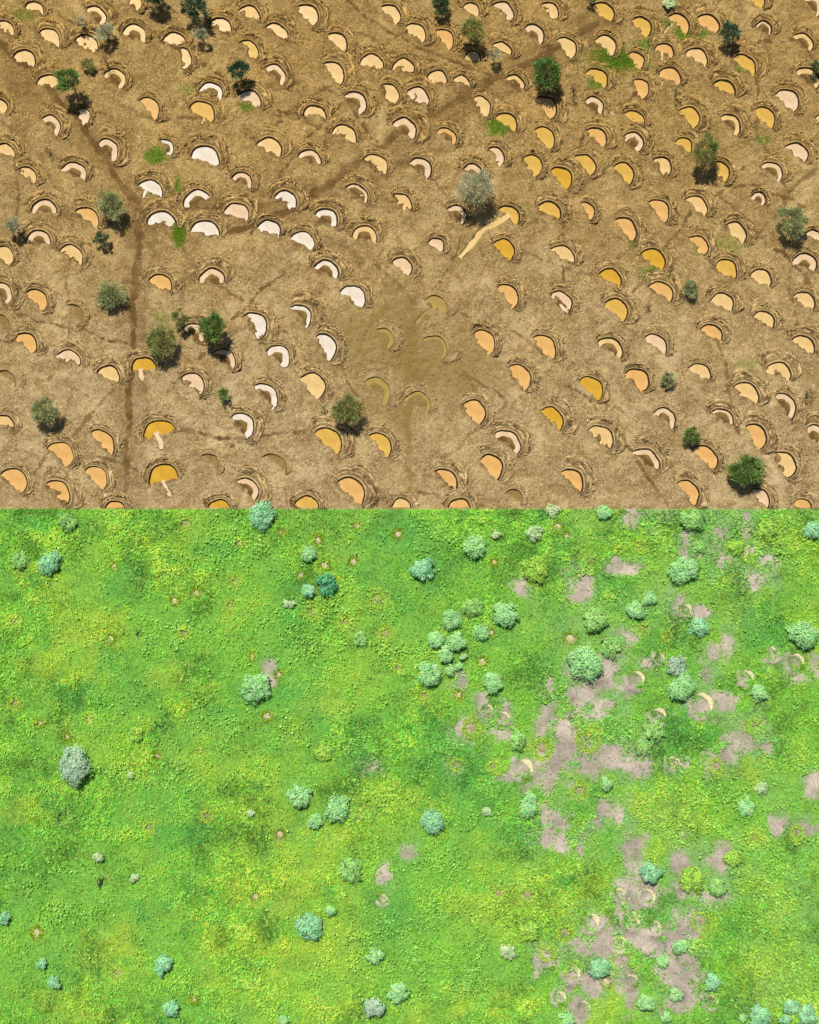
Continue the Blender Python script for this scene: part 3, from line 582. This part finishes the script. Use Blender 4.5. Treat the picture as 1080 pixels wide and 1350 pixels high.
# ------------------------------------------------------------------ trees and shrubs
KINDS = {  # leaf colour, colour spread, leaf length, leaf width, leaves per square metre, spikiness
    'g': ((0.190, 0.310, 0.080), 0.5, 0.38, 0.045, 330, 1.1), 'v': ((0.095, 0.180, 0.090), 0.6, 0.34, 0.045, 340, 1.0),
    's': ((0.500, 0.505, 0.330), 0.40, 0.26, 0.035, 320, 0.8), 'o': ((0.320, 0.345, 0.110), 0.45, 0.34, 0.038, 290, 1.0),
    'e': ((0.370, 0.410, 0.185), 0.5, 0.32, 0.038, 310, 0.9), 'x': ((0.10, 0.08, 0.05), 0.4, 0.25, 0.03, 110, 0.9),
    'm': ((0.400, 0.740, 0.300), 0.25, 0.30, 0.10, 190, 0.0), 't': ((0.350, 0.690, 0.365), 0.28, 0.28, 0.09, 200, 0.0),
    'a': ((0.450, 0.620, 0.430), 0.22, 0.24, 0.09, 210, 0.0), 'l': ((0.400, 0.660, 0.110), 0.30, 0.28, 0.10, 190, 0.0),
    'w': ((0.540, 0.720, 0.370), 0.25, 0.26, 0.12, 170, 0.0), 'd': ((0.130, 0.420, 0.200), 0.5, 0.30, 0.11, 180, 0.0),
    'q': ((0.350, 0.630, 0.190), 0.30, 0.28, 0.10, 190, 0.0)}
def tube(p0, p1, r0, r1, ns=6):
    p0, p1 = np.array(p0, float), np.array(p1, float); d = p1 - p0; d /= np.linalg.norm(d) + 1e-9
    u = np.cross(d, (0.3, 0.9, 0.2)); u /= np.linalg.norm(u); v = np.cross(d, u)
    a = np.linspace(0, 2 * math.pi, ns, endpoint=False)
    ring = np.cos(a)[:, None] * u + np.sin(a)[:, None] * v
    V = np.concatenate([p0 + ring * r0, p1 + ring * r1]); i = np.arange(ns); j = (i + 1) % ns
    return V, np.stack([i, j, j + ns, i + ns], -1)
def build_tree(name, px, py, rp, kind, hf=1.0, sx=1.0, sy=1.0):
    rad = rp * MPP
    h = (0.75 + rad * 0.95) * hf if kind in 'gvsoex' else (0.45 + rad * 0.62) * hf
    rz = rad * (0.62 if kind in 'gvsoex' else 0.42) if hf < 1.6 else rad * 0.75
    hc = max(h - rz, rz * 0.55)
    x, y = at(px, py, hc + 0.3 * rz)
    z = ground_h(x, y) if y > EDGE else float(meadow_h(np.array([x]), np.array([y]))[0])
    e = bpy.data.objects.new(name, None); COL.objects.link(e); e.location = (x, y, z); e.empty_display_size = 0.5
    base, spread, ll, lw, dens, spike = KINDS[kind]
    # limbs
    Vs, Fs, off = [], [], 0
    def add(v, f):
        nonlocal off
        Vs.append(v); Fs.append(f + off); off += len(v)
    tr = 0.05 + 0.035 * rad; fork = max(hc * 0.45, 0.15)
    add(*tube((0, 0, -0.25), (0.04, 0.03, fork), tr * 1.3, tr))
    tips = []
    nl = 7 if rad > 0.8 else 5
    for i in range(nl):
        a = 2 * math.pi * (i + random.random() * 0.7) / nl; q = random.uniform(0.5, 0.85)
        m = (math.cos(a) * rad * q * 0.5, math.sin(a) * rad * q * 0.5, hc * 0.85 + 0.1 * rz); t = (math.cos(a) * rad * q, math.sin(a) * rad * q, hc + rz * random.uniform(0.0, 0.5))
        add(*tube((0.04, 0.03, fork), m, tr * 0.6, tr * 0.4)); add(*tube(m, t, tr * 0.4, tr * 0.12)); tips.append(t)
        a2 = a + random.uniform(-0.7, 0.7); add(*tube(m, (math.cos(a2) * rad * 0.8, math.sin(a2) * rad * 0.8, hc + rz * 0.35), tr * 0.3, tr * 0.1))
    link('trunk', mesh_np('trunk', np.concatenate(Vs), np.concatenate(Fs), M_twig if kind == 'x' else M_bark, None, True), e)
    # crown: leaf sprays gathered into clumps spread through a lumpy dome
    nleaf = int(max(90, dens * rad * rad * 3.1 * 1.25))
    ncl = max(9, int(14 + 17 * rad * rad))
    g = rng.normal(0, 1, (ncl, 3)); g /= np.linalg.norm(g, axis=1)[:, None]
    g[:, 2] = np.where(g[:, 2] < -0.15, -g[:, 2] * 0.6, g[:, 2])
    ga = np.arctan2(g[:, 1], g[:, 0])
    lob = 1 + 0.16 * np.sin(2 * ga + random.random() * 6) * random.uniform(0.3, 1) + 0.14 * np.sin(5 * ga + random.random() * 6) + rng.uniform(-0.12, 0.14, ncl)
    cp = g * (rng.uniform(0.35, 1, (ncl, 1)) ** 0.5) * np.array((rad * 0.84 * sx, rad * 0.84 * sy, rz * 0.9)) * lob[:, None]
    ctone = rng.uniform(1 - spread, 1 + spread, ncl); csz = (0.12 + rad * 0.85) * rng.uniform(0.13, 0.30, ncl)
    k = rng.integers(0, ncl, nleaf)
    off3 = rng.normal(0, 0.55, (nleaf, 3)) * csz[k][:, None] * np.array((1, 1, 0.7))
    Pp = cp[k] + off3; Pp[:, 2] += hc; Pp[:, 2] = np.maximum(Pp[:, 2], 0.06)
    dirv = Pp - np.array((0, 0, hc * 0.6)); dirv /= np.linalg.norm(dirv, axis=1)[:, None] + 1e-6
    dirv = dirv * (0.35 + spike) + rng.normal(0, 0.55, (nleaf, 3)); dirv /= np.linalg.norm(dirv, axis=1)[:, None]
    side = rng.normal(0, 1, (nleaf, 3))
    if spike == 0:                                   # broad leaves lie on the surface of each clump
        nn = off3 / (csz[k][:, None] + 1e-6) * 0.6 + (Pp - np.array((0, 0, hc * 0.4))) / rad + np.array((0, 0, 0.95)) + rng.normal(0, 0.25, (nleaf, 3))
        dirv = np.cross(nn, side); dirv /= np.linalg.norm(dirv, axis=1)[:, None] + 1e-6; side = nn
    sd = np.cross(dirv, side); sd /= np.linalg.norm(sd, axis=1)[:, None] + 1e-6
    sc = min(1.0, 0.55 + 0.35 * rad); L_ = (ll * rng.uniform(0.6, 1.4, nleaf) * sc)[:, None]; W_ = (lw * rng.uniform(0.7, 1.3, nleaf) * sc)[:, None]
    V = np.stack([Pp, Pp + dirv * L_ * 0.5 + sd * W_, Pp + dirv * L_, Pp + dirv * L_ * 0.5 - sd * W_], 1)
    Cc = np.array(base)[None] * (ctone[k] * rng.uniform(0.7, 1.3, nleaf))[:, None] * (1 + 0.12 * rng.normal(0, 1, (nleaf, 3)))
    link('crown', mesh_np('crown', V.reshape(-1, 3), np.arange(4 * nleaf).reshape(-1, 4), M_leaf, np.repeat(np.clip(Cc, 0.003, 0.8), 4, 0)), e)
    return e
# px, py, r px, kind, height factor, short name used to point at it, label
TOP_TREES = [
    (256, 10, 16, 'v', 1.4, 'dark teal top tree', 'dark teal tree with a black shadow, near the top edge'),
    (265, 45, 10, 's', 1.3, None, 'small silver shrub just below the dark teal top-edge tree'),
    (203, -9, 15, 'v', 1.5, None, 'tree cut off by the top edge, its black shadow in view'),
    (138, 42, 13, 's', 1.2, 'faded top-left thorn bush', 'faded grey-green thorn bush with dark shadow at upper left'),
    (106, 29, 8, 's', 1.3, None, 'tiny grey thorn bush left of the faded thorn bush'),
    (139, 80, 7, 'x', 1.2, None, 'leafless brown thorn bush below the faded thorn bush'),
    (116, 84, 9, 'o', 0.8, None, 'faint low olive bush above the round green tree'),
    (90, 105, 16, 'g', 1.8, 'round green upper-left tree', 'round green tree standing well clear of its black round shadow'),
    (314, 92, 13, 'v', 1.5, 'pointed dark teal bush', 'dark teal bush whose black shadow touches a pale pool bund'),
    (580, 5, 12, 'v', 1.2, 'dark top-centre bush', 'dark bush at the centre of the top edge'),
    (624, 38, 17, 'o', 1.5, 'wide olive top bush', 'wide olive green bush with dark shadow near the top middle'),
    (651, 71, 9, 's', 1.3, None, 'small grey shrub between the wide olive bush and the footpath'),
    (722, 94, 20, 'g', 1.4, 'largest bright spiky tree', 'largest bright green spiky tree beside the diagonal footpath'),
    (780, -1, 6, 'v', 1.0, None, 'small dark shrub on the top edge right of middle'),
    (884, 4, 9, 'w', 1.0, None, 'pale mint shrub touching the top edge above the green grass'),
    (757, 117, 7, 'x', 1.2, None, 'small dusty twig clump right of the largest spiky tree'),
    (963, 41, 13, 'v', 1.4, 'round teal top-right bush', 'round dark teal bush near the top right corner'),
    (1077, 85, 8, 'v', 1.3, None, 'dark bush cut by the upper right edge'),
    (893, 122, 6, 'x', 1.2, 'leafless dead bush', 'leafless dead bush among golden pools at upper right'),
    (931, 197, 20, 'o', 1.6, 'pool-shading olive tree', 'olive tree whose dark shadow reaches a yellow pool at right'),
    (627, 246, 25, 's', 1.5, 'largest silver tree', 'largest pale silver tree, above the pool with the long channel'),
    (145, 268, 19, 'e', 1.3, 'sage footpath tree', 'sage green tree beside the left footpath and an orange pool'),
    (18, 297, 12, 's', 1.4, 'left-edge silver shrub', 'silver shrub with a black shadow near the left edge'),
    (134, 315, 9, 'v', 1.1, None, 'tiny silver shrub with a black shadow below the sage tree'),
    (64, 199, 6, 'x', 0.9, None, 'faint brown twig clump between two ragged pools at left'),
    (1046, 291, 20, 'e', 1.3, 'right-edge sage tree', 'sage grey tree near the right edge, twiggy shadow below it'),
    (146, 389, 19, 'e', 0.8, 'sprawling grey-green bush', 'sprawling faded grey-green bush beside the vertical track'),
    (911, 380, 11, 'e', 0.9, 'small bluish bush', 'small bluish bush among the pools at right'),
    (278, 431, 18, 'g', 1.7, 'bright green left tree', 'bright green tree with a purple-black shadow over a ragged pool'),
    (211, 449, 21, 'o', 1.2, 'large olive tree', 'large olive tree just above the mushroom-shaped golden pool'),
    (237, 421, 12, 'o', 1.3, None, 'dim olive bush with a dark shadow between two larger trees'),
    (881, 500, 10, 'e', 0.9, 'bluish twiggy bush', 'bluish twiggy bush beside an orange pool at lower right'),
    (57, 541, 18, 'e', 1.2, 'lower-left sage bush', 'sage green bush with a dark shadow at lower left'),
    (296, 520, 8, 'g', 1.0, 'small dark green shrub', 'small dark green shrub standing alone on bare soil'),
    (457, 540, 20, 'o', 1.3, 'mud-side olive tree', 'round olive tree beside the muddy streak in the middle'),
    (913, 574, 11, 'g', 1.0, 'glossy green bush', 'glossy green bush touching the rim of an orange pool'),
    (985, 620, 21, 'g', 1.1, 'big green lower-right tree', 'big green tree at the lower right of the bare land'),
    (1066, 519, 8, 'x', 1.0, None, 'dark twig clump by the right edge above crescent pools'),
    (855, 405, 4, 'x', 0.8, None, 'tiny black tuft on bare soil between orange pools'),
    (426, 537, 4, 'o', 0.8, None, 'tiny olive tuft left of the round olive tree')]
LOW_TREES = [
    (65, 743, 16, 't', 1, 'round left teal shrub', 'round teal shrub near the upper left of the meadow'),
    (344, 679, 19, 't', 1, 'teal edge tree', 'teal tree standing on the line where bare land meets meadow'),
    (558, 751, 16, 't', 1, 'spiky teal tree', 'spiky blue-teal tree above the cluster of mint trees'),
    (626, 721, 15, 'm', 1, 'upper mint tree', 'smooth mint green tree to the upper right of the spiky teal tree'),
    (666, 810, 17, 'm', 1, 'mint tree by cluster', 'large pale mint tree right of the cluster of small mint trees'),
    (566, 889, 17, 'm', 1, 'lowest cluster tree', 'largest and lowest tree of the mint cluster'),
    (596, 816, 14, 'm', 1, 'topmost cluster tree', 'topmost pale mint tree of the tight cluster'),
    (650, 900, 14, 'm', 1, 'lone mint tree', 'lone round mint tree right of the mint cluster'),
    (773, 875, 23, 'm', 1.1, 'double-lobed mint tree', 'large double-lobed mint tree above grey bare soil'),
    (785, 818, 17, 'q', 1, 'round lime tree', 'round lime green tree just above the double-lobed mint tree'),
    (902, 752, 19, 'm', 1, 'large upper-right mint tree', 'large round mint tree at the upper right of the meadow'),
    (1060, 838, 20, 'm', 1, 'right-edge mint tree', 'large mint tree near the right edge of the meadow'),
    (899, 906, 18, 'm', 1, 'brightest mint tree', 'brightest mint tree, its lower side beside grey bare soil'),
    (97, 1009, 22, 'a', 1.4, 'oval grey-teal tree', 'tall oval grey-teal tree at the left of the meadow'),
    (337, 908, 20, 'm', 1, 'broad sage-mint tree', 'broad sage-mint tree below a bare grey hollow, left of middle'),
    (445, 1067, 18, 'm', 1, 'largest trio mint tree', 'largest and rightmost of three mint trees below the middle'),
    (570, 1084, 16, 't', 1, 'feathery teal tree', 'feathery pale teal tree in the lower middle'),
    (698, 1063, 15, 'm', 1, 'bare-patch mint tree', 'round mint tree just below the largest bare patch'),
    (407, 1223, 18, 't', 1, 'square teal tree', 'square-topped teal tree in the lower left half'),
    (462, 1149, 17, 'q', 0.7, 'dull olive-mint bush', 'dull low olive-mint bush above the square teal tree'),
    (215, 1273, 13, 't', 1, 'lower-left teal shrub', 'flat-topped blue-teal shrub at lower left'),
    (858, 1150, 16, 't', 1, 'blue-teal tree', 'round blue-teal tree between bare patches at lower right'),
    (791, 1278, 14, 't', 1, 'pale teal bare-soil shrub', 'pale teal shrub standing on grey bare soil at lower right'),
    (525, 1310, 13, 'm', 1, 'bottom-middle mint shrub', 'mint shrub close to the bottom edge left of middle'),
    (1066, 1338, 14, 't', 1, 'bottom-right teal tree', 'teal tree in the bottom right corner'),
    (1002, 1341, 15, 't', 1, None, 'teal tree on the bottom edge left of the corner tree'),
    (914, 1160, 17, 'l', 0.7, 'round lime bush', 'round lime bush ringed by a grey bare rim at lower right'),
    (852, 1325, 12, 'm', 1, 'bottom mint shrub', 'mint shrub at the bottom edge, right of middle'),
    (88, 688, 13, 'q', 0.8), (26, 740, 13, 'q', 0.5), (407, 730, 11, 'm', 1), (407, 779, 10, 't', 1), (430, 771, 15, 'd', 0.9), (381, 795, 7, 'w', 0.9), (475, 843, 11, 'q', 0.6), (706, 703, 11, 'w', 0.9), (654, 705, 6, 'w', 0.8),
    (728, 674, 10, 'w', 0.8), (797, 675, 11, 'm', 1), (623, 801, 13, 'q', 0.9), (635, 834, 11, 'm', 0.9), (574, 844, 12, 'm', 1), (602, 847, 13, 'm', 1), (588, 863, 11, 'm', 1), (611, 865, 5, 'm', 1), (593, 884, 7, 'm', 1), (604, 879, 5, 'm', 1),
    (805, 853, 14, 'q', 0.8), (706, 752, 18, 'l', 0.4), (914, 685, 16, 'q', 0.9), (856, 790, 10, 'm', 0.9), (839, 804, 12, 'm', 1), (923, 826, 13, 't', 0.8), (1013, 699, 14, 'l', 0.6), (893, 878, 13, 'a', 1), (971, 722, 12, 'l', 0.6), (1074, 699, 14, 't', 0.8), (922, 722, 11, 'q', 0.6),
    (179, 970, 10, 'l', 0.8), (127, 1129, 5, 'w', 0.8), (394, 1050, 16, 'm', 1), (416, 1084, 10, 'm', 1), (426, 992, 13, 'l', 0.6), (685, 978, 12, 'q', 0.9), (800, 1034, 9, 'm', 0.9), (1000, 913, 11, 'm', 0.9), (862, 965, 15, 'q', 0.8), (849, 985, 12, 'q', 0.7),
    (225, 1331, 11, 't', 1), (70, 1295, 10, 't', 1), (54, 1272, 7, 't', 1), (4, 1210, 9, 't', 1), (130, 1132, 6, 'w', 0.9), (176, 1158, 6, 'w', 0.9), (435, 1201, 7, 'm', 1), (495, 1262, 11, 'm', 1), (493, 1330, 14, 'a', 1), (374, 1346, 7, 'm', 1),
    (699, 1228, 13, 'l', 0.6), (670, 1255, 11, 'w', 0.5), (749, 1346, 10, 'm', 0.9), (896, 1250, 11, 'm', 0.8), (875, 1268, 9, 'm', 0.8), (891, 1312, 9, 'm', 0.8), (878, 1341, 8, 'm', 0.8), (940, 1297, 11, 't', 1), (1044, 1329, 11, 't', 1), (1036, 1345, 8, 't', 0.9),
    (946, 1170, 14, 'q', 0.6), (966, 1133, 12, 'l', 0.6), (979, 1343, 6, 'm', 0.9), (172, 1022, 5, 'w', 0.8), (330, 1073, 6, 'w', 0.8), (642, 1070, 6, 'w', 0.8), (1005, 1040, 9, 'w', 0.6), (985, 1065, 12, 'm', 0.5)]
COLNAME = {'m': 'mint green', 't': 'blue-teal', 'a': 'grey-teal', 'l': 'lime green', 'w': 'whitish pale green', 'd': 'dark emerald', 'q': 'mid green'}
DIRS = ['right of', 'upper right of', 'above', 'upper left of', 'left of', 'lower left of', 'below', 'lower right of']
ORD = ['nearest', 'second', 'third', 'fourth', 'fifth', 'sixth', 'seventh', 'eighth', 'ninth', 'tenth', 'eleventh', 'twelfth']
def place(marks, items):
    """items: px, py -> (ordinal, direction, landmark), ordinal counted outward within that direction"""
    res = [None] * len(items); bins = {}
    for i, (x, y) in enumerate(items):
        m = min(marks, key=lambda q: math.hypot(q[0] - x, q[1] - y)); d = math.hypot(m[0] - x, m[1] - y)
        k = round(math.degrees(math.atan2(m[1] - y, x - m[0])) / 45) % 8
        bins.setdefault((m[2], k), []).append((d, i))
    for (mk, k), L in bins.items():
        for r_, (d, i) in enumerate(sorted(L)): res[i] = (ORD[r_] if len(L) > 1 else '', DIRS[k], mk)
    return res
def say(pre, r): return ' '.join(f"{pre}, {r[0]} {r[1]} the {r[2]}".replace(' ,', ',').split())
top_marks = [(t[0], t[1], t[5]) for t in TOP_TREES if t[5]]
low_marks = [(t[0], t[1], t[5]) for t in LOW_TREES if len(t) > 5 and t[5]]
for t in TOP_TREES:
    e = build_tree('dead_bush' if t[3] == 'x' else ('tree' if t[2] > 13 else 'shrub'), *t[:5])
    tag(e, t[6], 'bush' if t[2] <= 13 else 'tree', 'trees and shrubs on the bare land')
autos = [t for t in LOW_TREES if len(t) < 7]
where = dict(zip([t[:2] for t in autos], place(low_marks, [t[:2] for t in autos])))
for t in LOW_TREES:
    tall = t[:2] == (97, 1009)
    e = build_tree('tree' if t[2] > 13 else 'shrub', *t[:5], 0.9 if tall else 1.0, 1.25 if tall else 1.0)
    lab = t[6] if len(t) > 6 else say(f"{'small ' if t[2] < 9 else ''}{COLNAME[t[3]]} {'bush' if t[2] > 12 else 'shrub'}", where[t[:2]])
    tag(e, lab, 'bush' if t[2] <= 13 else 'tree', 'trees and shrubs in the meadow')

# ------------------------------------------------------------------ labels of the bunds
FILLN = {'F': 'full {} pool', 'R': 'ragged {} pool', 'C': 'crescent of {} water', 'T': 'hairline {} crescent', 'D': 'dry bare pit'}
for b, r_ in zip(BUNDS, place(top_marks, [b.p for b in BUNDS])):
    tag(b.obj, say('half-moon bund, ' + FILLN[b.fill].format(WATER[b.col][0]), r_), 'bund', 'half-moon bunds on the bare land')

# ------------------------------------------------------------------ overgrown bunds in the meadow
M_tan = make_plain('tan_bund_floor', (0.42, 0.36, 0.21), 0.95, 0.25, 4, 0.1, 0.5)
M_cream = make_plain('cream_bund_floor', (0.58, 0.50, 0.30), 0.95, 0.25, 4, 0.1, 0.5)
M_grey = make_plain('grey_bund_floor', (0.27, 0.22, 0.12), 0.95, 0.25, 4, 0.1, 0.5)
M_dark = make_plain('dark_bund_floor', (0.020, 0.045, 0.018), 0.9, 0.25, 4, 0.1, 0.5)  # near-black green floor of the dark hollows
HN = {'b': 'overgrown bund with a bare tan floor', 'r': 'grassy ring-shaped bund', 'd': 'small dark hollow with pale grass rim', 'c': 'half-moon bund with pale crescent floor'}
for i, ((px, py, rp, k), r_) in enumerate(zip(HOLLOWS, place(low_marks, [h[:2] for h in HOLLOWS]))):
    x, y = at(px, py); r = rp * MPP; z = float(meadow_h(np.array([x]), np.array([y]))[0])
    e = bpy.data.objects.new('overgrown_bund', None); COL.objects.link(e); e.location = (x, y, z); e.empty_display_size = 0.4
    th = np.linspace(0, 2 * math.pi, 25)[:-1]; ph = random.uniform(0.5, 1.4)
    # floor: lumpy disc or crescent lying in the hollow
    if k in 'cd':
        if k == 'd': ph = 2.9
        a = np.linspace(-1.35, 1.35, 18); w_ = 0.06 + (0.50 if k == 'c' else 0.75) * np.cos(a) * random.uniform(0.7, 1.1); r *= 1.25
        o_ = np.stack([np.cos(ph + a) * r * 0.95, np.sin(ph + a) * r * 0.95], -1) * (1 + 0.2 * vn(a, a * 0 + i, .5, 1))[:, None]; n_ = np.stack([np.cos(ph + a), np.sin(ph + a)], -1) * (r * (0.95 - w_))[:, None]
        Vf = np.stack([np.c_[o_, np.full(18, 0.24)], np.c_[(o_ + n_) / 2, np.full(18, 0.24)], np.c_[n_, np.full(18, 0.12)]]).reshape(-1, 3); Ff = grid_faces(3, 18)
    else:
        fr = r * (0.75 if k == 'b' else 0.45 if k == 'r' else 0.8); el = 0.75 if k != 'd' else 0.5
        rows = []
        for q, zz in ((0.02, 0.07), (0.5, 0.06), (0.85, 0.05), (1.0, -0.05)):
            rr = fr * q * (1 + 0.45 * vn(np.cos(th) * 1.2, np.sin(th) * 1.2, 0.8, i))
            u, v = rr * np.cos(th), rr * np.sin(th) * el
            rows.append(np.c_[u * math.sin(ph) + v * math.cos(ph), -u * math.cos(ph) + v * math.sin(ph), np.full(24, zz)])
        Vf = np.stack(rows).reshape(-1, 3); j = np.arange(24); Ff = np.concatenate([np.stack([j + 24 * m, j + 24 * (m + 1), (j + 1) % 24 + 24 * (m + 1), (j + 1) % 24 + 24 * m], -1) for m in range(3)])
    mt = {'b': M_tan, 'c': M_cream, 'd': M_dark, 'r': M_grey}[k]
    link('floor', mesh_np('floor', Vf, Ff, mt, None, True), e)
    # rim of taller grass round the hollow
    n = int(140 + 60 * r * r * (6 if k == 'r' else 2)); a = rng.uniform(0, 2 * math.pi, n)
    if k == 'c': a = ph + rng.uniform(1.6, 4.6, n)
    q = r * rng.normal(1.15 if k != 'r' else 0.95, 0.13, n)
    P = np.stack([np.cos(a) * q, np.sin(a) * q, rng.uniform(0.02, 0.22, n)], -1)
    cbase = {'b': (0.26, 0.40, 0.02), 'r': (0.42, 0.62, 0.10), 'd': (0.42, 0.55, 0.16), 'c': (0.18, 0.36, 0.02)}[k]
    Vr, Fr, Cr = blades(P, np.array(cbase)[None] * rng.uniform(0.6, 1.4, (n, 1)), rng.uniform(0.2, 0.38, n), rng.uniform(0.1, 0.2, n), R(5), R(55), True)
    o = link('grass_rim', mesh_np('grass_rim', Vr, Fr, M_leaf, np.clip(Cr, 0, 0.8)), e); o['kind'] = 'stuff'
    tag(e, say(HN[k], r_), 'bund', 'overgrown bunds in the meadow')
